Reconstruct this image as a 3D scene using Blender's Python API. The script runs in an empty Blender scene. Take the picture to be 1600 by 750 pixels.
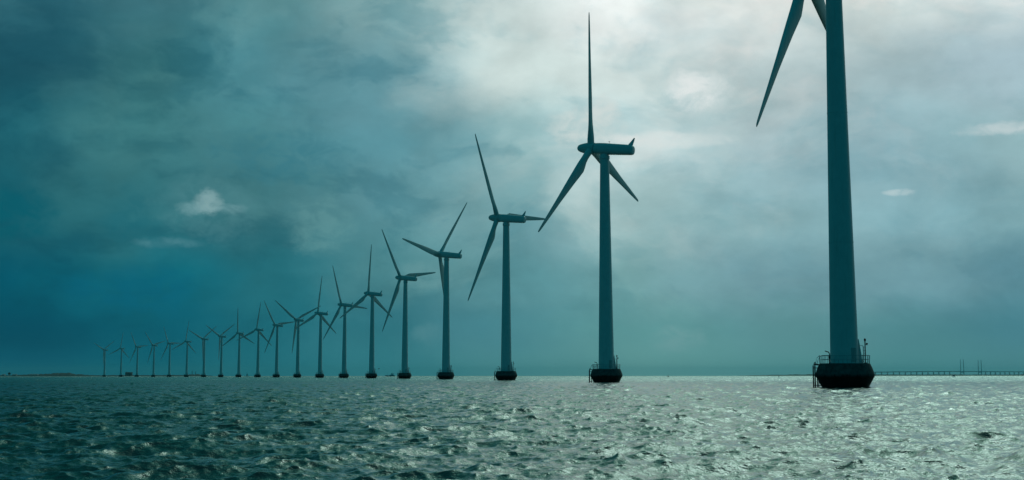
import bpy, bmesh, math, random
import numpy as np
from mathutils import Vector, Matrix
R = math.radians
C = bpy.context.scene.collection
scn = bpy.context.scene
random.seed(7)

# ------------------------------------------------------------------ camera
cam_d = bpy.data.cameras.new('camera')
cam = bpy.data.objects.new('camera', cam_d); C.objects.link(cam)
scn.camera = cam
EYE = 1.86
cam_d.sensor_width = 36.0
cam_d.lens = 36.0 * 2247 / 1600
cam_d.shift_y = -75 / 1600
cam_d.clip_start = 0.1; cam_d.clip_end = 90000
cam.location = (0, 0, EYE)
cam.rotation_mode = 'XYZ'
PITCH = math.degrees(math.atan((587.1 - 300) / 2247))
cam.matrix_world = Matrix.Translation((0, 0, EYE)) @ Matrix.Rotation(R(90 + PITCH), 4, 'X') @ Matrix.Rotation(-0.0005, 4, 'Z')

# ------------------------------------------------------------------ look
scn.view_settings.view_transform = 'Standard'
scn.view_settings.look = 'None'
scn.view_settings.exposure = -1.5
scn.view_settings.gamma = 1.0
scn.view_settings.use_curve_mapping = False
scn.cycles.use_denoising = True
scn.cycles.max_bounces = 6
scn.cycles.volume_bounces = 0
scn.cycles.volume_step_rate = 1.0

# ------------------------------------------------------------------ node helper
class NT:
    def __init__(s, tree): s.t = tree; s.n = tree.nodes; s.l = tree.links
    def put(s, sock, v):
        if v is None: return
        if isinstance(v, bpy.types.NodeSocket): s.l.new(v, sock)
        elif isinstance(v, (tuple, list)):
            v = list(v)
            if sock.type == 'RGBA' and len(v) == 3: v.append(1)
            sock.default_value = v
        else: sock.default_value = v
    def node(s, typ, ins=(), **kw):
        n = s.n.new(typ)
        for k, v in kw.items(): setattr(n, k, v)
        for k, v in (ins.items() if isinstance(ins, dict) else enumerate(ins)): s.put(n.inputs[k], v)
        return n
    def math(s, op, a, b=None, c=None, clamp=False):
        n = s.node('ShaderNodeMath', operation=op, use_clamp=clamp)
        for i, v in enumerate((a, b, c)):
            if v is not None: s.put(n.inputs[i], v)
        return n.outputs[0]
    def vmath(s, op, a, b=None):
        n = s.node('ShaderNodeVectorMath', operation=op)
        s.put(n.inputs[0], a)
        if b is not None: s.put(n.inputs[1], b)
        return n.outputs['Value'] if op in ('DOT_PRODUCT', 'LENGTH') else n.outputs[0]
    def mix(s, f, a, b, mode='MIX'):
        n = s.node('ShaderNodeMix', data_type='RGBA', blend_type=mode)
        s.put(n.inputs[0], f); s.put(n.inputs[6], a); s.put(n.inputs[7], b)
        return n.outputs[2]
    def rng(s, v, a, b, c=0., d=1., interp='SMOOTHSTEP'):
        n = s.node('ShaderNodeMapRange', interpolation_type=interp)
        for i, x in enumerate((v, a, b, c, d)): s.put(n.inputs[i], x)
        return n.outputs[0]
    def noise(s, vec, scale, detail=5, rough=.5, dist=0.):
        n = s.node('ShaderNodeTexNoise', {'Vector': vec, 'Scale': scale, 'Detail': detail, 'Roughness': rough, 'Distortion': dist})
        return n
    def ramp(s, f, stops, interp='EASE'):
        n = s.node('ShaderNodeValToRGB'); cr = n.color_ramp; cr.interpolation = interp
        while len(cr.elements) > 1: cr.elements.remove(cr.elements[-1])
        cr.elements[0].position = stops[0][0]; cr.elements[0].color = (*stops[0][1], 1)
        for p, c in stops[1:]:
            e = cr.elements.new(p); e.color = (*c, 1)
        s.put(n.inputs[0], f)
        return n.outputs[0]
def lin(c):
    return tuple((v / 255 / 12.92 if v / 255 <= .04045 else ((v / 255 + .055) / 1.055) ** 2.4) for v in c)

# ------------------------------------------------------------------ world: storm sky
SUN_AZ, SUN_EL = 20.0, 35.0          # behind the cloud deck, a little right of straight ahead
world = bpy.data.worlds.new('World'); scn.world = world
world.use_nodes = True
w = NT(world.node_tree); w.n.clear()
tc = w.node('ShaderNodeTexCoord').outputs['Generated']
sep = w.node('ShaderNodeSeparateXYZ', [tc])
DEG = 57.29578
az0 = w.math('MULTIPLY', w.math('ARCTAN2', sep.outputs[0], sep.outputs[1]), DEG)
el0 = w.math('MULTIPLY', w.math('ARCSINE', sep.outputs[2]), DEG)
flat = w.vmath('MULTIPLY', tc, (1, 1, 1.6))
wn = w.noise(flat, 5.0, 6, .5).outputs['Color']
ws = w.node('ShaderNodeSeparateColor', [wn])
wn2 = w.noise(flat, 22.0, 5, .55).outputs['Color']
ws2 = w.node('ShaderNodeSeparateColor', [wn2])
def warp(base, a, amp_a, b, amp_b):
    t = w.math('MULTIPLY_ADD', w.math('SUBTRACT', a, .5), amp_a, base)
    return w.math('MULTIPLY_ADD', w.math('SUBTRACT', b, .5), amp_b, t)
az = warp(az0, ws.outputs[0], 9.0, ws2.outputs[0], 2.4)
eln = w.rng(el0, .3, 5., .12, 1.)
el = w.math('ADD', el0, w.math('MULTIPLY', eln, w.math('SUBTRACT', warp(0., ws.outputs[1], 4.5, ws2.outputs[1], 1.4), 0.)))
AZS = [-19.6, -15, -10.1, -5.1, 0, 5.1, 10.1, 15, 19.6]
ROWS = [
 (0.2,  [(0,82,106),(0,92,112),(26,106,122),(50,122,134),(80,140,146),(100,154,153),(92,148,150),(80,138,144),(80,134,142)]),
 (1.6,  [(0,70,92),(4,88,108),(25,100,115),(50,118,130),(75,132,142),(96,150,151),(92,142,147),(80,133,141),(73,126,139)]),
 (4.1,  [(0,76,96),(12,98,114),(36,108,120),(74,129,136),(96,146,151),(116,160,162),(116,156,165),(110,151,161),(101,144,156)]),
 (6.5,  [(18,86,99),(46,110,118),(65,120,126),(88,137,145),(116,161,166),(156,188,189),(136,173,178),(130,169,177),(126,166,173)]),
 (9.0,  [(28,92,104),(60,117,121),(70,126,132),(88,141,151),(140,178,181),(180,203,204),(152,184,190),(141,178,186),(150,185,190)]),
 (11.5, [(35,88,100),(62,115,118),(72,129,138),(100,149,158),(204,220,216),(204,218,215),(180,202,204),(166,191,196),(166,190,198)]),
 (14.6, [(52,105,116),(75,122,128),(88,140,145),(128,164,166),(200,216,213),(234,240,237),(230,236,232),(212,223,219),(212,223,221)]),
 (18.0, [(14,90,90),(26,104,102),(46,124,118),(78,152,142),(126,192,174),(168,222,202),(180,230,208),(182,230,208),(165,218,198)]),
]
f_az = w.math('DIVIDE', w.math('ADD', az, 30.), 60.)
ramps = []
for e_, cols in ROWS:
    ramps.append((e_, w.ramp(f_az, [((a + 30) / 60, lin(c)) for a, c in zip(AZS, cols)])))
sky = ramps[0][1]
for (e0, _), (e1, r1) in zip(ramps[:-1], ramps[1:]):
    sky = w.mix(w.rng(el, e0, e1), sky, r1)
# cloud deck texture: broad soft folds and finer torn edges
fold = w.noise(w.vmath('ADD', flat, (3.1, 1.7, .4)), 9.0, 7, .52, .15).outputs[0]
fold_amt = w.rng(el0, .2, 3.5, .3, 1.)
bil = w.noise(w.vmath('ADD', flat, (8.3, 2.2, 5.4)), 3.6, 8, .54, .2).outputs[0]
fold = w.math('ADD', w.math('MULTIPLY', fold, .55), w.math('MULTIPLY', bil, .45))
fb = w.math('MULTIPLY_ADD', w.math('MULTIPLY', w.math('SUBTRACT', fold, .5), 1.15), fold_amt, 1.0)
sky = w.mix(1., sky, w.node('ShaderNodeCombineColor', [fb, fb, fb]).outputs[0], 'MULTIPLY')
# torn dark masses and paler breaks, with edges that are crisp in places
def cloud_layer(off, scale, lo, hi, det=9, dist=.15, st=1.35):
    v = w.vmath('MULTIPLY', w.vmath('ADD', w.vmath('ADD', flat, w.vmath('MULTIPLY', w.vmath('SUBTRACT', wn, (.5, .5, .5)), (.16, .16, .16))), off), (1, 1, st))
    return w.rng(w.noise(v, scale, det, .58, dist).outputs[0], lo, hi)
lowfade = w.rng(el0, .3, 3.5)
leftish = w.rng(az0, 12., -6., .35, 1.)
dk = w.math('MULTIPLY', w.math('MULTIPLY', cloud_layer((1.3, 4.2, 7.7), 5.5, .49, .60), leftish), lowfade)
sky = w.mix(w.math('MULTIPLY', dk, .62), sky, w.mix(1., sky, (.42, .66, .74), 'MULTIPLY'))
dk2 = w.math('MULTIPLY', w.math('MULTIPLY', cloud_layer((6.1, .4, 2.9), 13., .52, .66), leftish), lowfade)
sky = w.mix(w.math('MULTIPLY', dk2, .6), sky, w.mix(1., sky, (.5, .70, .76), 'MULTIPLY'))
pl = w.math('MULTIPLY', cloud_layer((9.4, 3.3, 1.1), 8., .52, .68, 9, .25), lowfade)
sky = w.mix(w.math('MULTIPLY', pl, .5), sky, w.mix(1., sky, (1.5, 1.22, 1.17), 'MULTIPLY'))
fine = w.noise(w.vmath('ADD', flat, (2.2, 9.1, 3.3)), 26., 8, .6, .1).outputs[0]
fa = w.math('MULTIPLY_ADD', w.math('MULTIPLY', w.math('SUBTRACT', fine, .5), .42), lowfade, 1.0)
sky = w.mix(1., sky, w.node('ShaderNodeCombineColor', [fa, fa, fa]).outputs[0], 'MULTIPLY')
# bright gap behind the clouds above the row (out of frame) and dimmer sky to the sides, overhead and behind
sd = Vector((math.sin(R(SUN_AZ)) * math.cos(R(SUN_EL)), math.cos(R(SUN_AZ)) * math.cos(R(SUN_EL)), math.sin(R(SUN_EL))))
cs = w.vmath('DOT_PRODUCT', tc, tuple(sd))
glow = w.math('MULTIPLY_ADD', w.math('MULTIPLY', w.rng(cs, math.cos(R(22)), math.cos(R(4))), w.rng(el0, 14.5, 22.)), 1.0, 1.0)
sky = w.mix(1., sky, w.node('ShaderNodeCombineColor', [glow, glow, glow]).outputs[0], 'MULTIPLY')
overhead = w.rng(el0, 30., 62.)
sky = w.mix(overhead, sky, lin((40, 100, 108)))
back = w.rng(w.math('ABSOLUTE', w.math('SUBTRACT', az0, 4.)), 26., 80.)
BACK = lin((0, 80, 92))
sky = w.mix(back, sky, BACK)
# separate small clouds: (azimuth, elevation, half width, half height, colour, strength, seed)
PUFFS = [
 (-12.6, 6.5, .55, .22, (130,170,174), .6, 1.), (-12.0, 6.75, .42, .36, (160,190,191), .72, 2.), (-11.9, 6.5, 1.6, .9, (84,136,142), .35, 21.), (-11.2, 6.5, .45, .18, (118,160,165), .45, 2.),
 (3.0, 9.9, 1.2, .6, (205,217,214), .8, 3.), (6.0, 9.3, 2.1, .26, (216,225,223), .95, 4.), (3.7, 10.6, .55, .45, (210,220,217), .8, 12.),
 (7.5, 11.2, .9, .6, (226,232,230), .9, 5.), (7.0, 11.5, .5, .4, (226,232,230), .7, 5.), (8.2, 9.6, 1.0, 1.4, (180,203,204), .5, 6.),
 (19.4, 9.25, 1.5, .2, (190,206,208), .8, 7.), (15.2, 7.0, .5, .10, (185,205,208), .7, 8.),
 (-13.6, 5.1, 1.0, .16, (78,132,142), .6, 9.), (6.6, 1.4, .8, .45, (120,162,164), .45, 10.), (-7.6, 5.9, 1.0, .9, (100,150,152), .5, 11.),
 (-19.3, 6.1, 1.25, .8, (5,88,102), .75, 13.), (-9.0, 8.6, 2.2, .75, (52,116,130), .55, 14.), (-15.0, 6.1, .8, .8, (22,96,110), .45, 15.),
 (-3.6, 3.9, .9, .45, (105,152,156), .5, 17.), (-14.8, 3.2, 2.2, .7, (0,92,120), .4, 18.), (-3.3, 1.7, .5, .3, (90,140,148), .4, 19.),
 (-1.0, 7.9, .8, .35, (125,165,170), .45, 20.)]
wisp = w.rng(w.noise(flat, 60., 6, .6, .6).outputs[0], .33, .62, .35, 1.15)
edge = w.noise(flat, 52.0, 8, .72, .2)
eds = w.node('ShaderNodeSeparateColor', [edge.outputs['Color']])
for (pa, pe, hw, hh, col, st, sdd) in PUFFS:
    da = w.math('DIVIDE', w.math('SUBTRACT', w.math('MULTIPLY_ADD', w.math('SUBTRACT', eds.outputs[0], .5), hw * 1.7, az0), pa), hw)
    de = w.math('DIVIDE', w.math('SUBTRACT', w.math('MULTIPLY_ADD', w.math('SUBTRACT', eds.outputs[1], .5), hh * 2.6, el0), pe), hh)
    d2 = w.math('ADD', w.math('MULTIPLY', da, da), w.math('MULTIPLY', de, de))
    # crisper on top, melting away below
    m = w.math('MULTIPLY', w.math('MULTIPLY', w.rng(d2, 2.6, .0), wisp), st)
    sky = w.mix(m, sky, lin(col))
# below the horizon (never seen directly): dark water tone
sky = w.mix(w.rng(el0, -.3, -3.), sky, lin((0, 50, 58)))
# the clear air behind the deck
nish = w.node('ShaderNodeTexSky', sky_type='NISHITA', sun_disc=False, sun_elevation=R(SUN_EL), sun_rotation=R(SUN_AZ))
sky = w.mix(0.02, sky, w.mix(1., nish.outputs[0], (.01, .06, .08), 'MULTIPLY'))
bg = w.node('ShaderNodeBackground', {'Color': sky, 'Strength': 2.83})
w.l.new(bg.outputs[0], w.node('ShaderNodeOutputWorld').inputs[0])
world.cycles.sampling_method = 'MANUAL'; world.cycles.sample_map_resolution = 1024

# ------------------------------------------------------------------ veiled sun
sun_d = bpy.data.lights.new('sun', 'SUN'); sun_d.energy = 0.6; sun_d.angle = R(16); sun_d.color = (.80, 1, .94)
sun = bpy.data.objects.new('sun', sun_d); C.objects.link(sun)
sun.rotation_euler = Vector((0, 0, 1)).rotation_difference(sd).to_euler()
sun.location = sd * 300

# ------------------------------------------------------------------ materials
MATS = {}
def mat(name, base, rough=.6, metal=0., var=.12, scale=1.5, streak=0., spec=.5):
    m = bpy.data.materials.new(name); m.use_nodes = True
    n = NT(m.node_tree); n.n.clear()
    co = n.node('ShaderNodeTexCoord').outputs['Object']
    t = n.noise(co, scale, 6, .6).outputs[0]
    col = n.mix(n.rng(t, .3, .7), tuple(c * (1 - var) for c in base), tuple(min(1, c * (1 + var)) for c in base))
    if streak:
        sv = n.vmath('MULTIPLY', co, (3.2, 3.2, .11))
        st = n.noise(sv, 1.0, 6, .6).outputs[0]
        col = n.mix(n.rng(st, .52, .75, 0., streak), col, (base[0] * .62, base[1] * .62, base[2] * .55))
    b = n.node('ShaderNodeBsdfPrincipled', {'Base Color': col, 'Roughness': n.rng(t, .2, .8, rough * .85, min(1, rough * 1.2)), 'Metallic': metal, 'Specular IOR Level': spec})
    n.l.new(b.outputs[0], n.node('ShaderNodeOutputMaterial').inputs[0])
    MATS[name] = m
    return m
mat('tower_paint', (.70, .76, .76), .42, var=.04, scale=.6, streak=.35)
mat('blade_gelcoat', (.66, .72, .71), .6, var=.05, scale=.5, streak=.15, spec=.25)
mat('galvanised_steel', (.52, .56, .56), .5, .2, var=.15, scale=6)
mat('dark_steel', (.05, .055, .055), .6, .2, var=.3, scale=5)
mat('rubber', (.02, .02, .02), .8)
mat('door_paint', (.42, .47, .47), .5, var=.06)
mat('lamp_red', (.25, .02, .015), .4)
mat('ship_hull', (.03, .06, .09), .5)
mat('white_gloss', (.75, .78, .78), .35)
mat('window_dark', (.01, .015, .02), .1)
mat('sail_cloth', (.8, .8, .78), .8)
mat('bridge_concrete', (.66, .7, .7), .8, scale=.02)
mat('shore_green', (.025, .04, .03), .9, var=.4, scale=.02)
mat('shed_pale', (.6, .62, .6), .7)
mat('roof_dark', (.09, .1, .1), .7)
mat('leaf', (.05, .075, .035), .8, var=.4, scale=.6)
mat('bark', (.08, .06, .045), .9)
mat('feather', (.12, .12, .12), .8)
mat('buoy_paint', (.08, .1, .06), .5)

def concrete():
    m = bpy.data.materials.new('ice_cone_concrete'); m.use_nodes = True
    n = NT(m.node_tree); n.n.clear()
    co = n.node('ShaderNodeTexCoord').outputs['Object']
    z = n.node('ShaderNodeSeparateXYZ', [co]).outputs[2]
    a = n.noise(co, 1.4, 8, .65).outputs[0]
    st = n.noise(n.vmath('MULTIPLY', co, (2.2, 2.2, .25)), 1.2, 7, .6).outputs[0]
    dry = n.mix(n.rng(a, .3, .7), (.055, .065, .062), (.12, .135, .13))
    dry = n.mix(n.rng(st, .5, .7, 0, .7), dry, (.022, .028, .026))
    zz = n.math('MULTIPLY_ADD', n.math('SUBTRACT', st, .5), 1.2, z)
    wet = n.rng(zz, 2.15, 1.55)
    col = n.mix(wet, dry, (.008, .010, .009))            # weed and tar band up to the splash line
    bmp = n.node('ShaderNodeBump', {'Strength': .35, 'Distance': .03, 'Height': a})
    b = n.node('ShaderNodeBsdfPrincipled', {'Base Color': col, 'Roughness': n.rng(wet, 0, 1, .85, .6), 'Normal': bmp.outputs[0], 'Specular IOR Level': .25})
    n.l.new(b.outputs[0], n.node('ShaderNodeOutputMaterial').inputs[0])
    MATS['ice_cone_concrete'] = m
concrete()

# ------------------------------------------------------------------ mesh helpers
class MB:
    def __init__(s): s.v = []; s.f = []; s.sm = []
    def add(s, vs, fs, smooth=False, M=None):
        o = len(s.v)
        s.v += [tuple(M @ Vector(v)) if M is not None else tuple(v) for v in vs]
        s.f += [tuple(i + o for i in f) for f in fs]; s.sm += [smooth] * len(fs)
        return s
    def box(s, c, d, M=None):
        x, y, z = c; a, b, e = d[0] / 2, d[1] / 2, d[2] / 2
        vs = [(x + i * a, y + j * b, z + k * e) for k in (-1, 1) for j in (-1, 1) for i in (-1, 1)]
        return s.add(vs, [(0, 2, 3, 1), (4, 5, 7, 6), (0, 1, 5, 4), (2, 6, 7, 3), (0, 4, 6, 2), (1, 3, 7, 5)], False, M)
    def lathe(s, prof, n=48, M=None, smooth=True, cap=True):
        vs = []; fs = []
        for r, z in prof:
            vs += [(r * math.cos(2 * math.pi * k / n), r * math.sin(2 * math.pi * k / n), z) for k in range(n)]
        for i in range(len(prof) - 1):
            for k in range(n):
                a = i * n + k; b = i * n + (k + 1) % n
                fs.append((a, b, b + n, a + n))
        s.add(vs, fs, smooth, M)
        if cap:
            o = len(s.v) - len(vs)
            s.f += [tuple(o + k for k in range(n - 1, -1, -1)), tuple(o + (len(prof) - 1) * n + k for k in range(n))]; s.sm += [False, False]
        return s
    def tube(s, pts, r, n=8, closed=False, M=None):
        pts = [Vector(p) for p in pts]; vs = []; fs = []; m = len(pts)
        for i, p in enumerate(pts):
            if closed: t = pts[(i + 1) % m] - pts[i - 1]
            else: t = pts[min(i + 1, m - 1)] - pts[max(i - 1, 0)]
            t.normalize(); up = Vector((0, 0, 1)) if abs(t.z) < .9 else Vector((1, 0, 0))
            a = t.cross(up).normalized(); b = t.cross(a)
            rr = r[i] if isinstance(r, (list, tuple)) else r
            vs += [tuple(p + (a * math.cos(2 * math.pi * k / n) + b * math.sin(2 * math.pi * k / n)) * rr) for k in range(n)]
        for i in range(m if closed else m - 1):
            for k in range(n):
                j = (i + 1) % m
                fs.append((i * n + k, i * n + (k + 1) % n, j * n + (k + 1) % n, j * n + k))
        if not closed:
            fs += [tuple(range(n)), tuple((m - 1) * n + k for k in range(n - 1, -1, -1))]
        return s.add(vs, fs, True, M)
    def loft(s, rings, cap=True, smooth=True, M=None):
        n = len(rings[0]); vs = [p for r_ in rings for p in r_]; fs = []
        for i in range(len(rings) - 1):
            for k in range(n): fs.append((i * n + k, i * n + (k + 1) % n, (i + 1) * n + (k + 1) % n, (i + 1) * n + k))
        if cap: fs += [tuple(range(n - 1, -1, -1)), tuple((len(rings) - 1) * n + k for k in range(n))]
        return s.add(vs, fs, smooth, M)
    def build(s, name, material, parent=None, M=None):
        me = bpy.data.meshes.new(name); me.from_pydata(s.v, [], s.f); me.validate()
        bm = bmesh.new(); bm.from_mesh(me); bmesh.ops.recalc_face_normals(bm, faces=bm.faces); bm.to_mesh(me); bm.free()
        if len(s.sm) == len(me.polygons): me.polygons.foreach_set('use_smooth', s.sm)
        me.materials.append(MATS[material] if isinstance(material, str) else material)
        o = bpy.data.objects.new(name, me); C.objects.link(o)
        if parent: o.parent = parent
        if M is not None: o.matrix_local = M
        return o
def auto(o, ang=40):
    me = o.data
    me.polygons.foreach_set('use_smooth', [True] * len(me.polygons))
    bm = bmesh.new(); bm.from_mesh(me)
    for e in bm.edges: e.smooth = not (len(e.link_faces) == 2 and e.calc_face_angle(0) > R(ang))
    bm.to_mesh(me); bm.free(); return o
def thing(name, label, cat, loc=(0, 0, 0), rz=0., group=None):
    o = bpy.data.objects.new(name, None); C.objects.link(o); o.location = loc; o.rotation_euler = (0, 0, rz)
    o.empty_display_size = .5
    o['label'] = label; o['category'] = cat
    if group: o['group'] = group
    return o
def setting(o): o['kind'] = 'structure'; return o
def at(px, D):                      # ground point at bearing of photo column px and distance D
    return ((px - 800) / 2247 * D, D)

# ------------------------------------------------------------------ the sea
def wave_tile(n, L, kmin, kmax, rms, seed, wind, spread, kp):
    rng = np.random.default_rng(seed)
    k1 = 2 * np.pi * np.fft.fftfreq(n, L / n)
    kx, ky = np.meshgrid(k1, k1, indexing='xy'); k = np.hypot(kx, ky); k[0, 0] = 1e-6
    th = np.arctan2(ky, kx) - wind
    S = np.exp(-.7 * (kp / k) ** 2) / k ** 4 * (np.cos(th / 2) ** 2) ** spread
    win = np.clip((k - kmin) / (kmin * .25), 0, 1) * np.clip((kmax - k) / (kmax * .2), 0, 1)
    A = np.sqrt(S) * win * (rng.normal(size=(n, n)) + 1j * rng.normal(size=(n, n)))
    h = np.fft.ifft2(A); s = rms / h.real.std()
    dx = np.fft.ifft2(1j * kx / k * A).real * s; dy = np.fft.ifft2(1j * ky / k * A).real * s
    return np.stack([h.real * s, dx, dy]).astype(np.float32) * np.array([1, 1, 1], dtype=np.float32)[:, None, None], L
def sample(tile, x, y, rot):
    T, L = tile; n = T.shape[1]; c, s = math.cos(rot), math.sin(rot)
    u = ((x * c - y * s) / L % 1) * n; v = ((x * s + y * c) / L % 1) * n
    i = np.floor(u).astype(int) % n; j = np.floor(v).astype(int) % n; fu = (u % 1)[None]; fv = (v % 1)[None]
    i1 = (i + 1) % n; j1 = (j + 1) % n
    r = (T[:, j, i] * (1 - fu) + T[:, j, i1] * fu) * (1 - fv) + (T[:, j1, i] * (1 - fu) + T[:, j1, i1] * fu) * fv
    return np.stack([r[0], r[1] * c + r[2] * s, -r[1] * s + r[2] * c])
WIND = math.atan2(-.80, .60)
bands = [
 (wave_tile(512, 173., 2 * np.pi / 16, 2 * np.pi / 2.6, .062, 3, WIND, 6., 2 * np.pi / 5.), 3.2, 0.),
 (wave_tile(512, 67., 2 * np.pi / 2.6, 2 * np.pi / .75, .041, 5, WIND, 3., 2.5), 1.8, .0),
 (wave_tile(512, 19., 2 * np.pi / .75, 2 * np.pi / .16, .012, 8, WIND, 1.6, 1.), .45, .0),
]
def build_sea():
    rad = [0.5, 3., 6., 8.]; r_ = 10.
    while r_ < 900: rad.append(r_); r_ *= 1.0024
    while r_ < 34000: rad.append(r_); r_ *= 1.05
    rad.append(34000.)
    rad = np.array(rad)
    azs = np.concatenate([np.arange(-27, 27.001, .055), np.arange(28, 60, 1.), np.arange(62, 300, 4.), np.arange(300, 333, 1.)])
    azs = np.radians(azs)
    rr, aa = np.meshgrid(rad, azs, indexing='ij')
    x = (rr * np.sin(aa)).ravel(); y = (rr * np.cos(aa)).ravel()
    dr = np.gradient(rad); dA = np.gradient(azs)
    cell = np.maximum(dr[:, None] * np.ones_like(aa), rr * np.abs(dA)[None, :]).ravel()
    z = np.zeros_like(x); ox = np.zeros_like(x); oy = np.zeros_like(x)
    for tile, lam, rot in bands:
        d = sample(tile, x, y, rot)
        f = np.clip((lam * 1.1 - cell) / (lam * .5), 0, 1)
        z += d[0] * f; ox += d[1] * f * 1.1; oy += d[2] * f * 1.1
    V = np.stack([x + ox, y + oy, z], 1).astype(np.float32)
    nr, na = rr.shape
    idx = np.arange(nr * na).reshape(nr, na)
    a = idx[:-1]; b = idx[1:]
    q = np.stack([a, b, np.roll(b, -1, 1), np.roll(a, -1, 1)], -1).reshape(-1, 4)
    me = bpy.data.meshes.new('sea_water')
    me.vertices.add(len(V)); me.vertices.foreach_set('co', V.ravel())
    nq = len(q)
    me.loops.add(nq * 4); me.loops.foreach_set('vertex_index', q.ravel().astype(np.int32))
    me.polygons.add(nq); me.polygons.foreach_set('loop_start', np.arange(0, nq * 4, 4, dtype=np.int32))
    me.polygons.foreach_set('loop_total', np.full(nq, 4, dtype=np.int32))
    me.polygons.foreach_set('use_smooth', np.ones(nq, dtype=bool))
    me.update(calc_edges=True)
    o = bpy.data.objects.new('sea_water', me); C.objects.link(o); setting(o)
    m = bpy.data.materials.new('sea_surface'); m.use_nodes = True
    n = NT(m.node_tree); n.n.clear()
    co = n.node('ShaderNodeTexCoord').outputs['Object']
    rot = n.node('ShaderNodeVectorRotate', {'Vector': co, 'Angle': -WIND}, rotation_type='Z_AXIS').outputs[0]
    def layer(sc, st=1.5, dist=.6, off=0.):
        v = n.vmath('ADD', n.vmath('MULTIPLY', rot, (sc, sc / st, sc)), (off, off * .7, 0))
        return n.noise(v, 1., 3, .55, dist).outputs[0]
    rip = n.math('MULTIPLY_ADD', layer(16., 1.3, .3, 5.), .25, n.math('MULTIPLY', layer(5., 1.5), .55))            # ripples, everywhere
    mid = layer(1.1, 1.8, .5, 7.)
    big = layer(.28, 2.0, .4, 3.)
    dist = n.vmath('LENGTH', n.vmath('MULTIPLY', co, (1, 1, 0)))
    far1 = n.rng(dist, 200., 600.); far2 = n.rng(dist, 400., 900.)
    h = n.math('MULTIPLY', rip, .055)
    h = n.math('ADD', h, n.math('MULTIPLY', n.math('MULTIPLY', mid, far1), .34))
    h = n.math('ADD', h, n.math('MULTIPLY', n.math('MULTIPLY', big, far2), 1.3))
    h = n.math('ADD', h, n.math('MULTIPLY', n.math('MULTIPLY', layer(.09, 1.2, .4, 2.), n.rng(dist, 900., 2500.)), 8.))
    bmp = n.node('ShaderNodeBump', {'Strength': 1., 'Distance': 1., 'Height': h})
    tint = n.mix(n.rng(layer(.05, 1.), .35, .65), (.0004, .024, .018), (.0006, .038, .028))
    rough = n.math('ADD', n.rng(dist, 20., 900., .06, .18), n.rng(dist, 1200., 5000., 0., .3))
    body = n.node('ShaderNodeBsdfDiffuse', {'Color': tint, 'Normal': bmp.outputs[0]})
    skin = n.node('ShaderNodeBsdfGlossy', {'Color': (.86, .97, .93, 1.), 'Roughness': rough, 'Normal': bmp.outputs[0]})
    fr = n.node('ShaderNodeFresnel', {'IOR': 1.333, 'Normal': bmp.outputs[0]}).outputs[0]
    fr = n.math('MULTIPLY', fr, .62)
    far_chop = n.node('ShaderNodeMixShader', [fr, body.outputs[0], skin.outputs[0]])
    near_chop = n.node('ShaderNodeBsdfPrincipled', {'Base Color': tint, 'Roughness': rough, 'IOR': 1.333, 'Normal': bmp.outputs[0]})
    b = n.node('ShaderNodeMixShader', [n.rng(dist, 40., 600., .08, .75), near_chop.outputs[0], far_chop.outputs[0]])
    n.l.new(b.outputs[0], n.node('ShaderNodeOutputMaterial').inputs[0])
    me.materials.append(m)
build_sea()

# ------------------------------------------------------------------ far land
def land(name, pts, D, depth, material):
    """low land: crest heights (m) along bearings, sloping to the water front and back"""
    mb = MB(); rows = []
    prof = [(-.5, -1.), (-.47, .0), (-.42, .35), (-.2, .8), (0, 1.), (.25, .8), (.5, -1.)]
    fine = []
    for (x0, h0), (x1, h1) in zip(pts[:-1], pts[1:]):
        k = max(1, int(abs(x1 - x0) / 2.5))
        for i in range(k):
            t = i / k; hh = h0 + (h1 - h0) * t
            fine.append((x0 + (x1 - x0) * t, hh * (1 + random.uniform(-.18, .18))))
    fine.append(pts[-1])
    for t, hz in prof:
        rows.append([((px - 800) / 2247 * (D + t * depth), D + t * depth, (h * hz if hz > 0 else (-2. if hz < 0 else .6))) for px, h in fine])
    vs = [p for r_ in rows for p in r_]; n_ = len(fine); fs = []
    for i in range(len(prof) - 1):
        for k in range(n_ - 1): fs.append((i * n_ + k, i * n_ + k + 1, (i + 1) * n_ + k + 1, (i + 1) * n_ + k))
    mb.add(vs, fs, False)
    return setting(mb.build(name, material))
DL = 9000.
land('hills', [(-60, 8), (0, 7), (18, 6), (30, 9), (42, 10), (62, 12), (80, 16), (98, 20), (112, 20), (124, 13), (140, 9), (162, 6), (190, 7),
               (210, 7), (240, 6), (258, 7), (275, 9), (290, 8), (300, 12), (312, 12), (322, 7), (336, 2)], DL, 700, 'shore_green')
land('island', [(1150, 2), (1180, 6), (1215, 10), (1250, 14), (1290, 16), (1340, 15), (1400, 12), (1470, 12), (1540, 11), (1620, 13), (1680, 8)], 14500., 800, 'shore_green')

def shed(label, px, wpx, h, D, pale=True, name='shed', cat='building', base=4.):
    x, y = at(px, D); k = D / 2247; W = wpx * k
    t = thing(name, label, cat, (x, y, base))
    MB().box((0, 0, (h - 6) / 2), (W, 24, h + 6)).build('wall', 'shed_pale' if pale else 'roof_dark', t)
    mb = MB(); a = W / 2 + .8
    mb.add([(-a, -13, h + .002), (a, -13, h + .002), (a, 13, h + .002), (-a, 13, h + .002), (-a, 0, h + 4), (a, 0, h + 4)],
           [(0, 1, 5, 4), (2, 3, 4, 5), (0, 4, 3), (1, 2, 5), (0, 3, 2, 1)])
    mb.build('roof', 'roof_dark' if not pale else 'shed_pale', t)
    for i in range(5): MB().box((-W / 2 + W * (i + .5) / 5, -12.05, 3), (W / 12, .3, 3)).build('window', 'window_dark', t)
    return t
shed('long pale shed on the far left shore, widest of the pale sheds there', 59, 12, 7, DL - 250, name='shore_shed')
shed('small pale shed at the far left edge of the shore', 12, 4, 6, DL - 250, name='shore_shed')
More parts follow.
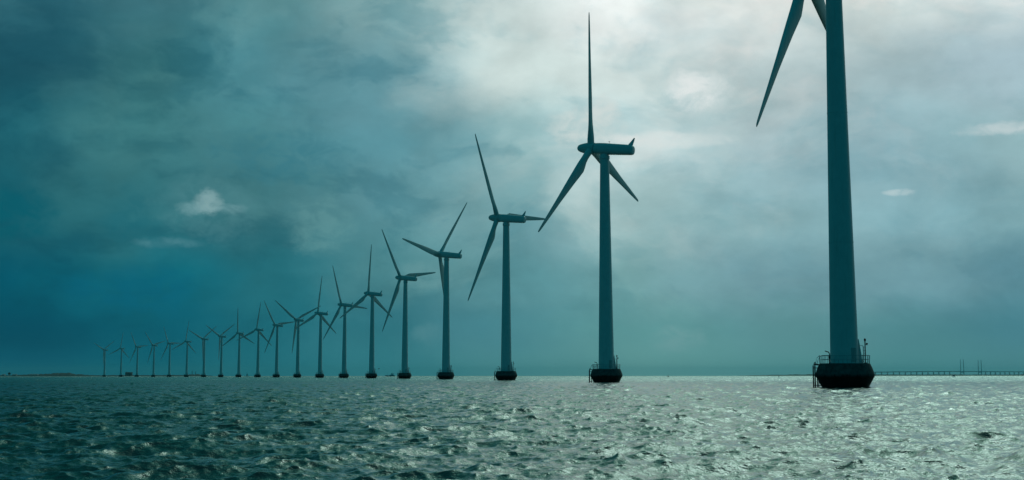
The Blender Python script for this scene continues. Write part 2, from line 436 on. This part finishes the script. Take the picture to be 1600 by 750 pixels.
shed('short pale shed standing beside the lone tree on the far shore', 29, 6, 6, DL - 250, name='shore_shed')
shed('tall dark hall on the far shore between the second and third most distant turbines', 206, 10, 17, DL - 250, pale=False, name='industrial_hall')
for px, h, lab in ((304, 30, 'left one of two slim dark chimneys on the far low shore'), (309.5, 26, 'right one of two slim dark chimneys on the far low shore')):
    x, y = at(px, DL - 100)
    t = thing('chimney', lab, 'chimney', (x, y, 3), group='chimneys on the far shore')
    MB().lathe([(2.2, -2), (2.0, 8), (1.5, h - 2)], 16).build('shaft', 'roof_dark', t)
    MB().lathe([(1.5, h - 2), (1.9, h - 1.9), (1.9, h)], 16).build('rim', 'roof_dark', t)
def far_tree(px, D, H, label):
    x, y = at(px, D); t = thing('shore_tree', label, 'tree', (x, y, 4))
    MB().tube([(0, 0, -2), (.2, 0, H * .3), (-.3, .2, H * .55)], [.7, .5, .25], 8).build('trunk', 'bark', t)
    mb = MB()
    for i in range(900):
        a = random.uniform(0, 6.28); u = random.uniform(-1, 1); q = random.random() ** .4
        lob = 1 + .28 * math.sin(3 * a + 1) * math.cos(2.2 * u)
        p = Vector((math.cos(a) * math.sqrt(1 - u * u) * q * H * .42 * lob, math.sin(a) * math.sqrt(1 - u * u) * q * H * .42 * lob, H * .62 + u * q * H * .38))
        d = Vector((random.gauss(0, 1), random.gauss(0, 1), random.gauss(0, 1))).normalized() * 1.1; e = d.orthogonal().normalized() * .8
        mb.add([p - d, p + e, p + d, p - e], [(0, 1, 2, 3)])
    mb.build('crown', 'leaf', t)
far_tree(20.5, DL - 120, 20, 'lone dark tree on the far left shore between two pale sheds')

# ------------------------------------------------------------------ far bridge
def bridge():
    A = Vector((*at(1498, 18400), 0)); d = Vector((.69, .72, 0)).normalized()
    t = thing('cable_stayed_bridge', 'long grey cable stayed road bridge on the horizon at far right', 'bridge', A, math.atan2(d.y, d.x))
    def deck_z(s): return 57 - 18 * max(0, (-s - 400) / 2600) ** 1.3
    mb = MB(); S = list(range(-3300, 2600, 100)); rings = []
    for s in S:
        z = deck_z(s); rings.append([(s, -12, z - 10), (s, 12, z - 10), (s, 15, z), (s, -15, z)])
    mb.loft(rings, smooth=False); mb.build('deck', 'bridge_concrete', t)
    for s in list(range(-3140, -200, 140)) + list(range(650, 2500, 140)):
        z = deck_z(s) - 10.003
        MB().loft([[(s - 3, -7, -3), (s + 3, -7, -3), (s + 3, 7, -3), (s - 3, 7, -3)], [(s - 2.5, -5, z), (s + 2.5, -5, z), (s + 2.5, 5, z), (s - 2.5, 5, z)]], smooth=False).build('pier', 'bridge_concrete', t)
    for s in (0, 490):
        p = MB()
        for sy in (-1, 1):
            p.loft([[(s - 5, sy * 22 - 4, -3), (s + 5, sy * 22 - 4, -3), (s + 5, sy * 22 + 4, -3), (s - 5, sy * 22 + 4, -3)],
                    [(s - 2, sy * 20 - 2, 204), (s + 2, sy * 20 - 2, 204), (s + 2, sy * 20 + 2, 204), (s - 2, sy * 20 + 2, 204)]], smooth=False)
        p.box((s, 0, 43.), (6, 40, 7))
        p.build('pylon', 'bridge_concrete', t)
    c = MB()
    for s0 in (0, 490):
        for k in range(1, 11):
            for sg in (-1, 1):
                for sy in (-1, 1):
                    c.tube([(s0, sy * 17, 80 + 11 * k), (s0 + sg * 23 * k, sy * 15.2, 57)], .12, 4)
    c.build('stay_cables', 'bridge_concrete', t)
bridge()

# ------------------------------------------------------------------ turbines
H_HUB = 64.0; OV = 4.14; TILT = R(5.76)
def mesh_of(o):
    me = o.data; bpy.data.objects.remove(o); return me
PROTO = {}
def proto():
    mb = MB().lathe([(2.6, -4), (3.45, .1), (4.33, 1.72), (4.37, 2.06), (4.05, 3.04), (3.76, 3.62), (3.70, 3.68), (.5, 3.68)], 64)
    PROTO['foundation'] = mesh_of(auto(mb.build('foundation', 'ice_cone_concrete'), 12))
    # tower: three flanged sections
    T0, T1 = 2.12, 1.22
    def rt(z): return T0 + (T1 - T0) * (z - 3.68) / (62.2 - 3.68)
    prof = [(2.32, 3.683), (2.32, 3.80), (rt(3.9), 3.81)]
    for z in (22., 42.):
        prof += [(rt(z) , z - .08), (rt(z) + .028, z - .075), (rt(z) + .028, z + .075), (rt(z), z + .08)]
    prof += [(rt(61.), 61.), (1.42, 61.15), (1.42, 62.0), (1.2, 62.05), (1.2, 62.5)]
    PROTO['tower'] = mesh_of(auto(MB().lathe(prof, 64).build('tower', 'tower_paint'), 30))
    # door with raised rim on the camera side
    def on_tower(ang, z0, z1, wd, th, proud):
        n = 6; vs = []; r0 = rt((z0 + z1) / 2)
        for q in range(n + 1):
            a = ang + (q / n - .5) * wd / r0
            for rr, zz in ((rt(z0) - .02, z0), (rt(z0) + proud, z0), (rt(z1) + proud, z1), (rt(z1) - .02, z1)):
                vs.append((rr * math.cos(a), rr * math.sin(a), zz))
        return [vs[i * 4:i * 4 + 4] for i in range(n + 1)]
    PROTO['door'] = mesh_of(MB().loft(on_tower(R(-62), 3.9, 6.0, .9, .05, .05), smooth=False).build('door', 'door_paint'))
    PROTO['door_handle'] = mesh_of(MB().box((1.32, -1.72, 4.95), (.05, .12, .2)).build('door_handle', 'dark_steel'))
    # tapered cable and ladder casing up the right side of the tower foot
    cs_ = MB(); rr = []
    for z, o_ in ((3.69, .50), (5.2, .38), (6.4, .22), (7.3, .10)):
        a = rt(z) - .1; b = rt(z) + o_
        rr.append([(a, -.42, z), (b, -.34, z), (b, .34, z), (a, .42, z)])
    cs_.loft(rr, smooth=False)
    PROTO['cable_casing'] = mesh_of(cs_.build('cable_casing', 'tower_paint'))
    # caged ladder beside it
    ld = MB()
    for sy in (-.22, .22): ld.tube([(2.72, -.75 + sy, 3.69), (2.72, -.75 + sy, 6.2), (2.5, -.75 + sy, 6.35), (2.1, -.75 + sy, 6.35)], .035, 6)
    for k in range(9): ld.tube([(2.72, -.97, 3.95 + k * .27), (2.72, -.53, 3.95 + k * .27)], .022, 5)
    for z in (5.1, 5.6, 6.1):
        ld.tube([(2.72, -1.0, z), (2.95, -1.08, z), (3.12, -.75, z), (2.95, -.42, z), (2.72, -.5, z)], .022, 5)
    PROTO['ladder'] = mesh_of(ld.build('ladder', 'galvanised_steel'))
    # platform railing with a gap at the boat landing
    rl = MB(); RR = 3.66
    def ring(z, r_): return [((r_) * math.cos(a), (r_) * math.sin(a), z) for a in [R(190 + (350 - 0) * k / 60 + 5) for k in range(61)][0:59]]
    rl.tube(ring(4.26, RR + .03), .035, 6); rl.tube(ring(4.86, RR + .08), .048, 6)
    for k in range(36):
        a = R(195 + 340 * k / 35)
        rl.tube([(RR * math.cos(a), RR * math.sin(a), 3.66), ((RR + .08) * math.cos(a), (RR + .08) * math.sin(a), 4.86)], .034, 6)
    for a in (R(195), R(175)):
        p = Vector(((RR + .08) * math.cos(a), (RR + .08) * math.sin(a), 4.86))
        q = Vector((-4.25, p.y * .9, 4.0)); mid = (p + q) / 2 + Vector((-.06, 0, .14))
        rl.tube([p, mid, q, (-4.42, q.y, 3.4)], .036, 6)
    PROTO['railing'] = mesh_of(rl.build('railing', 'galvanised_steel'))
    # boat landing: two fender pipes, ladder and brackets
    bl = MB()
    for sy in (-.62, .62): bl.tube([(-3.9, sy * .9, 3.45), (-4.55, sy, 3.6), (-4.64, sy, 3.3), (-4.64, sy, -3)], .10, 10)
    for sy in (-.28, .28): bl.tube([(-4.5, sy, 3.9), (-4.5, sy, -3)], .045, 8)
    for sy in (-.5, .5): bl.tube([(-4.08, sy, 1.5), (-4.08, sy, -3)], .075, 8)
    for k in range(20): bl.tube([(-4.5, -.28, -1.9 + k * .29), (-4.5, .28, -1.9 + k * .29)], .025, 5)
    for z in (.35, 1.9, 3.0):
        for sy in (-.62, .62): bl.tube([(-4.64, sy, z), (-3.4, sy * .8, z + .0)], .06, 6)
    PROTO['boat_landing'] = mesh_of(bl.build('boat_landing', 'dark_steel'))
    # signal mast on the platform
    sm = MB().tube([(2.75, -1.7, 3.66), (2.75, -1.7, 6.95)], .085, 8).box((2.75, -1.7, 3.74), (.4, .4, .1))
    sm.tube([(2.75, -1.7, 6.5), (2.98, -1.75, 6.5)], .05, 6)
    PROTO['signal_mast'] = mesh_of(sm.build('signal_mast', 'dark_steel'))
    PROTO['beacon'] = mesh_of(MB().lathe([(.13, 6.96), (.16, 7.05), (.16, 7.3), (.05, 7.4)], 12, Matrix.Translation((2.75, -1.7, 0))).build('beacon', 'lamp_red'))
    PROTO['fog_horn'] = mesh_of(MB().lathe([(.06, 0), (.10, .1), (.17, .34), (.13, .34)], 12, Matrix.Translation((3.02, -1.75, 6.36))).build('fog_horn', 'dark_steel'))
    # deck hoist
    dv = MB().tube([(-2.6, -1.6, 3.66), (-2.6, -1.6, 5.1), (-2.75, -1.65, 5.35), (-3.3, -1.9, 5.5)], .08, 8).box((-2.6, -1.6, 4.6), (.3, .3, .45))
    PROTO['deck_hoist'] = mesh_of(dv.build('deck_hoist', 'dark_steel'))
    # nacelle, local x towards the nose, origin on the tower axis at hub height
    def sect(x, hz, hy, zc, p=3.0, n=40):
        o = []
        for k in range(n):
            a = 2 * math.pi * k / n; c, s_ = math.cos(a), math.sin(a)
            o.append((x, hy * math.copysign(abs(c) ** (2 / p), c), zc + hz * math.copysign(abs(s_) ** (2 / p), s_)))
        return o
    nb = MB().loft([sect(-8.75, .75, .8, -.22, 2.2), sect(-8.7, 1.0, 1.05, -.2, 2.5), sect(-8.5, 1.22, 1.25, -.17, 2.8), sect(-8.1, 1.36, 1.4, -.13, 3), sect(-7.4, 1.42, 1.48, -.1),
                    sect(-3, 1.52, 1.6, -.05), sect(0, 1.60, 1.65, 0), sect(2.0, 1.58, 1.62, 0, 2.7), sect(2.75, 1.5, 1.52, 0, 2.3), sect(2.86, 1.35, 1.38, 0, 2.1)])
    PROTO['nacelle'] = mesh_of(auto(nb.build('nacelle', 'tower_paint'), 35))
    fin = MB().loft([[(-6.9, -.09, 1.2), (-8.35, -.09, 1.1), (-8.35, .09, 1.1), (-6.9, .09, 1.2)], [(-7.9, -.05, 2.4), (-8.72, -.05, 2.4), (-8.72, .05, 2.4), (-7.9, .05, 2.4)],
                     [(-8.55, -.05, 3.25), (-8.85, -.05, 3.25), (-8.85, .05, 3.25), (-8.55, .05, 3.25)]], smooth=False)
    PROTO['tail_fin'] = mesh_of(fin.build('tail_fin', 'tower_paint'))
    vn = MB().tube([(-1.3, 0, 1.4), (-1.3, 0, 2.05)], .04, 6).tube([(-1.3, -.3, 2.0), (-1.3, .3, 2.0)], .03, 6).lathe([(.09, 0), (.09, .14)], 8, Matrix.Translation((-1.3, .3, 2.0))).lathe([(.09, 0), (.09, .14)], 8, Matrix.Translation((-1.3, -.3, 2.0)))
    PROTO['wind_sensor'] = mesh_of(vn.build('wind_sensor', 'dark_steel'))
    # hub and spinner, local x towards the nose from the nacelle face
    MX = Matrix.Rotation(R(90), 4, 'Y')
    sp = MB().lathe([(1.25, 2.88), (1.62, 2.95), (1.66, 3.3), (1.66, 4.6), (1.55, 5.4), (1.36, 6.3), (1.12, 7.2), (.86, 7.8), (.5, 8.12), (.05, 8.22)], 40, MX)
    PROTO['rotor_hub'] = mesh_of(auto(sp.build('rotor_hub', 'blade_gelcoat'), 45))
    # blade: z outwards, x towards the leading edge, y upwind
    rings = []
    st = [(1.2, .95, .95, 1.0, 0), (2.6, .95, .95, 1.0, 0), (3.8, .96, 1.05, .86, 4), (5.2, .98, 1.35, .62, 9), (6.8, 1.0, 1.75, .42, 13), (8.3, 1.0, 1.95, .33, 13), (10.5, .96, 1.80, .28, 11),
          (14, .86, 1.50, .24, 8), (18, .74, 1.22, .22, 6), (23, .60, .95, .20, 4), (28, .50, .76, .18, 2.5), (32, .42, .58, .18, 1), (35, .33, .44, .17, 0), (36.6, .27, .34, .17, 0), (37.3, .20, .24, .17, 0), (37.6, .07, .08, .2, 0)]
    for z, le, te, tk, tw in st:
        q_ = 1 + .1 * min(1, max(0, (z - 5) / 4)) + .14 * min(1, max(0, (z - 10) / 8)); tk = tk * (1 + .3 * min(1, max(0, (z - 9) / 5))); le *= q_; te *= q_; ring_ = []; ch = le + te; c0 = (le - te) / 2; n = 28; b = R(tw + 3)
        for k in range(n):
            a = 2 * math.pi * k / n
            px = c0 + ch / 2 * math.cos(a)
            u = (math.cos(a) + 1) / 2          # 1 at leading edge
            foil = math.sin(a) * (.5 * (u ** .45) * 1.25 + .0)
            circ = math.sin(a) * .5
            f = min(1, max(0, (1 - tk) / .55))
            py = ch * tk * (circ * (1 - f) + foil * f)
            ring_.append((px * math.cos(b) - py * math.sin(b), px * math.sin(b) + py * math.cos(b), z))
        rings.append(ring_)
    PROTO['blade'] = mesh_of(auto(MB().loft(rings).build('blade', 'blade_gelcoat'), 60))
proto()

def part(name, me, parent, M=None):
    o = bpy.data.objects.new(name, me); C.objects.link(o); o.parent = parent
    if M is not None: o.matrix_local = M
    return o
# position (m), yaw of the nose (deg), rotor phase (deg), label
TURB = [
 (50.15, 218.4, 22.7, 138.5, 'nearest and largest white wind turbine, its nacelle cropped above the frame, at far right'),
 (25.55, 392.5, 27.9, 13.1, 'second nearest white wind turbine, one blade pointing straight up beside the largest tower'),
 (-2.3, 569.3, 31.7, 34.5, 'third nearest white wind turbine, its right blade reaching the second turbine\'s lower blade tip'),
 (-33.9, 743.2, 28.1, 82.0, 'fourth nearest white wind turbine, a Y of two raised blades and one down its tower'),
 (-68.3, 922.0, 33.5, 38.5, 'fifth nearest white wind turbine, standing between an upright bladed one and the Y'),
 (-106.5, 1099.0, 32.1, 2.4, 'sixth nearest white wind turbine, one blade upright and two spread low on either side'),
 (-147.6, 1273.0, 32.3, 26.8, 'seventh nearest white wind turbine, upper blade leaning left and a level one to the right'),
 (-191.6, 1445.0, 32.8, 357.9, 'eighth nearest white wind turbine, nearly upright upper blade, between two with left leaning blades'),
 (-239.4, 1617.0, 44.0, 56.6, 'ninth nearest white wind turbine, two raised blades crossing its right neighbour\'s blade'),
 (-290.7, 1788.0, 34.5, 38.2, 'tenth nearest white wind turbine, upper blade leaning left, midway along the whole row'),
 (-343.3, 1956.0, 37.3, 354.7, 'eleventh nearest white wind turbine, upper blade leaning slightly right, two blades low'),
 (-400.5, 2123.0, 38.5, 6.0, 'twelfth nearest white wind turbine, blade straight up, directly left of the sailing boat'),
 (-460.0, 2290.0, 32.4, 63.4, 'thirteenth nearest white wind turbine, Y shaped rotor just left of one with a vertical blade'),
 (-522.8, 2457.0, 33.7, 67.5, 'fourteenth nearest white wind turbine, small Y shaped rotor right of the far chimneys'),
 (-589.6, 2625.0, 28.8, 355.1, 'fifteenth nearest white wind turbine, sixth from the left end, one blade upright'),
 (-660.3, 2791.0, 25.5, 31.4, 'sixteenth nearest white wind turbine, fifth from the left end, small in the distance'),
 (-732.0, 2958.0, 29.4, 44.6, 'seventeenth nearest white wind turbine, fourth from the left end, tiny in the distance'),
 (-809.2, 3126.0, 27.5, 35.3, 'eighteenth nearest white wind turbine, third from the left end, right of the far dark hall'),
 (-889.8, 3296.0, 30.6, 354.1, 'nineteenth nearest white wind turbine, second from the left end, tiny against dark sky'),
 (-975.5, 3467.0, 30.0, 65.0, 'farthest and smallest white wind turbine at the left end of the row'),
]
for i, (X, Y, psi, ph, lab) in enumerate(TURB):
    t = thing('wind_turbine', lab, 'wind turbine', (X, Y, 0), 0, 'white wind turbines standing in a curved row in the sea')
    part('foundation', PROTO['foundation'], t)
    tw = part('tower', PROTO['tower'], t)
    part('railing', PROTO['railing'], t); part('boat_landing', PROTO['boat_landing'], t)
    mst = part('signal_mast', PROTO['signal_mast'], t)
    part('cable_casing', PROTO['cable_casing'], tw)
    part('deck_hoist', PROTO['deck_hoist'], t)
    if i < 10:
        d_ = part('door', PROTO['door'], tw)
        part('ladder', PROTO['ladder'], tw)
        part('beacon', PROTO['beacon'], mst); part('fog_horn', PROTO['fog_horn'], mst)
    p_ = R(psi)
    n_ = Vector((-math.cos(p_) * math.cos(TILT), math.sin(p_) * math.cos(TILT), math.sin(TILT)))
    r_ = Vector((math.sin(p_), math.cos(p_), 0)); up = r_.cross(n_).normalized()
    yv = up.cross(n_)
    O = Vector((0, 0, H_HUB))
    def frame(xa, ya, za, o):
        M = Matrix.Identity(4)
        for k in range(3): M[k][0] = xa[k]; M[k][1] = ya[k]; M[k][2] = za[k]; M[k][3] = o[k]
        return M
    Mn = frame(n_, yv, up, O)
    nc = part('nacelle', PROTO['nacelle'], t, Mn)
    part('tail_fin', PROTO['tail_fin'], nc)
    if i < 10: part('wind_sensor', PROTO['wind_sensor'], nc)
    part('rotor_hub', PROTO['rotor_hub'], t, Mn)
    for k in range(3):
        a = R(ph) + k * 2 * math.pi / 3
        d = math.cos(a) * up - math.sin(a) * r_
        tg = math.sin(a) * up + math.cos(a) * r_
        part('blade', PROTO['blade'], t, frame(tg, n_, d, O + n_ * OV))

# ------------------------------------------------------------------ boats, buoys, gull
def hull_rings(L, W, D, sheer=.5, n=14):
    rings = []
    for i in range(n + 1):
        s = i / n; x = (s - .5) * L
        wv = W / 2 * (1 - max(0, (s - .55) / .45) ** 2.2) * (1 - .25 * max(0, (.15 - s) / .15)); wv = max(wv, .03)
        zt = D * (.62 + sheer * max(0, (s - .4)) ** 2)
        rings.append([(x, -wv, zt), (x, -wv * .92, zt * .4), (x, -wv * .5, -D * .35), (x, 0, -D * .45), (x, wv * .5, -D * .35), (x, wv * .92, zt * .4), (x, wv, zt)])
    return rings
def ship():
    x, y = at(611, 4400)
    t = thing('cargo_ship', 'small dark ship with pale deckhouse on the horizon, bow to the left, beside fifth turbine', 'ship', (x, y, 0), R(180 + 6))
    MB().loft(hull_rings(29, 8, 4.4), smooth=True).build('hull', 'ship_hull', t)
    d = MB().box((-5, 0, 4.0), (12, 6.4, 3.0)).box((-6, 0, 6.4), (7.5, 5.6, 1.9))
    d.build('deckhouse', 'white_gloss', t)
    b = MB().box((-4.6, 0, 8.4), (4.4, 5, 2.0)); b = b.build('bridge_house', 'white_gloss', t)
    MB().box((-2.37, 0, 8.6), (.1, 4.2, .8)).build('window', 'window_dark', b)
    MB().tube([(-6, 0, 9.4), (-6.6, 0, 14)], [.2, .1], 6).tube([(-6.3, -1.2, 12), (-6.3, 1.2, 12)], .07, 5).build('mast', 'dark_steel', t)
    MB().lathe([(.9, 7.4), (.8, 9.7)], 12, Matrix.Translation((-9, 0, 0))).build('funnel', 'ship_hull', t)
    MB().tube([(8, 0, 2.4), (8.2, 0, 9)], [.18, .12], 6).tube([(8.1, 0, 8.5), (1.5, 0, 5)], [.12, .1], 6).build('cargo_boom', 'dark_steel', t)
ship()
def sailboat():
    x, y = at(389.5, 3900)
    t = thing('sailing_boat', 'tiny white sailing boat under sail on the horizon between two distant turbines', 'sailing boat', (x, y, 0), R(200))
    MB().loft(hull_rings(8.5, 2.6, 1.5), smooth=True).build('hull', 'white_gloss', t)
    MB().tube([(.6, 0, .8), (.6, 0, 10.6)], [.08, .05], 6).tube([(.6, 0, 1.9), (-3.1, .5, 1.9)], .05, 6).build('mast', 'dark_steel', t)
    m = MB(); L_ = 8; vs = []
    for sd_ in (0, .03):
        for i in range(L_ + 1):
            s = i / L_; w_ = 3.5 * (1 - s); z = 2.0 + 8.3 * s
            for j in range(4): q = j / 3; vs.append((.52 - w_ * q, .5 * q * (1 - s) + .35 * math.sin(q * math.pi) * (1 - s) + sd_, z))
    fs = []
    for b in (0, (L_ + 1) * 4):
        for i in range(L_):
            for j in range(3): a = b + i * 4 + j; fs.append((a, a + 1, a + 5, a + 4))
    m.add(vs, fs, True); m.build('mainsail', 'sail_cloth', t)
    m = MB(); m.add([(4.0, 0, 1.2), (.9, .5, 1.4), (.66, 0, 9.4), (4.0, .03, 1.2), (.9, .53, 1.4), (.66, .03, 9.4)], [(0, 1, 2), (3, 5, 4)]); m.build('jib', 'sail_cloth', t)
sailboat()
def motorboat():
    x, y = at(1484, 2600)
    t = thing('motor_boat', 'small white motor boat with a dark cabin in front of the far bridge', 'motor boat', (x, y, 0), R(172))
    MB().loft(hull_rings(6.0, 2.4, 1.5), smooth=True).build('hull', 'white_gloss', t)
    MB().loft([[(-2.2, -1, .93), (.9, -1, .93), (.9, 1, .93), (-2.2, 1, .93)], [(-2.0, -.85, 2.6), (.2, -.85, 2.6), (.2, .85, 2.6), (-2.0, .85, 2.6)]], smooth=False).build('cabin', 'ship_hull', t)
    MB().box((-3.1, 0, .7), (.4, .5, 1.1)).build('outboard_motor', 'dark_steel', t)
motorboat()
def buoy(px, D, h, lab, m):
    x, y = at(px, D); t = thing('channel_buoy', lab, 'buoy', (x, y, 0), 0)
    MB().lathe([(.5, -1), (1.15, -.3), (1.2, .5), (.9, .8), (.2, .85)], 20).build('float', m, t)
    f = MB()
    for k in range(3):
        a = k * 2.094; f.tube([(.75 * math.cos(a), .75 * math.sin(a), .8), (.25 * math.cos(a), .25 * math.sin(a), h - .7)], .09, 6)
    f.lathe([(.38, h - .75), (.42, h - .3), (.06, h)], 10)
    f.build('topmark', m, t)
buoy(1042, 1900, 3.2, 'dark channel buoy on the bright horizon right of the second turbine', 'buoy_paint')
buoy(1213.5, 2500, 2.2, 'smaller dark channel buoy on the horizon just left of the largest turbine', 'buoy_paint')
def gull():
    D = 420; x, y = at(593.3, D)
    t = thing('gull', 'small dark gull gliding above the horizon between the fifth and sixth turbines', 'bird', (x, y, EYE + 10.6 / 2247 * D), R(35))
    b = MB(); rings = []
    for s, r_ in ((-.24, .01), (-.18, .05), (-.05, .075), (.08, .07), (.17, .045), (.22, .04), (.27, .012)):
        rings.append([(s, r_ * math.cos(a), r_ * math.sin(a) + .02) for a in [2 * math.pi * k / 10 for k in range(10)]])
    b.loft(rings)
    for sy in (-1, 1):      # wings raised in a shallow V, part of the one body
        sec = []
        for q, (yy, zz, le, te) in enumerate(((.05, .04, .10, -.09), (.25, .14, .13, -.05), (.42, .16, .09, -.07), (.62, .10, -.03, -.12))):
            sec.append([(le, sy * yy, zz), ((le + te) / 2, sy * yy, zz + .018), (te, sy * yy, zz), ((le + te) / 2, sy * yy, zz - .012)])
        b.loft(sec)
    b.add([(-.2, -.03, .02), (-.2, .03, .02), (-.36, .08, .02), (-.36, -.08, .02), (-.2, 0, .035), (-.34, 0, .03)], [(0, 1, 2, 3), (0, 4, 5, 3), (1, 4, 5, 2)])
    b.build('plumage', 'feather', t)
gull()

# ------------------------------------------------------------------ haze
HAZE = 1.7e-5
hz = MB().box((0, 6000, 122), (84000, 84000, 256)).build('haze', 'rubber')
hz['kind'] = 'stuff'
hm = bpy.data.materials.new('haze_air'); hm.use_nodes = True
n = NT(hm.node_tree); n.n.clear()
v = n.node('ShaderNodeVolumePrincipled', {'Color': (.25, .82, .92, 1), 'Density': HAZE, 'Anisotropy': .35})
n.l.new(v.outputs[0], n.node('ShaderNodeOutputMaterial').inputs['Volume'])
hz.data.materials.clear(); hz.data.materials.append(hm)
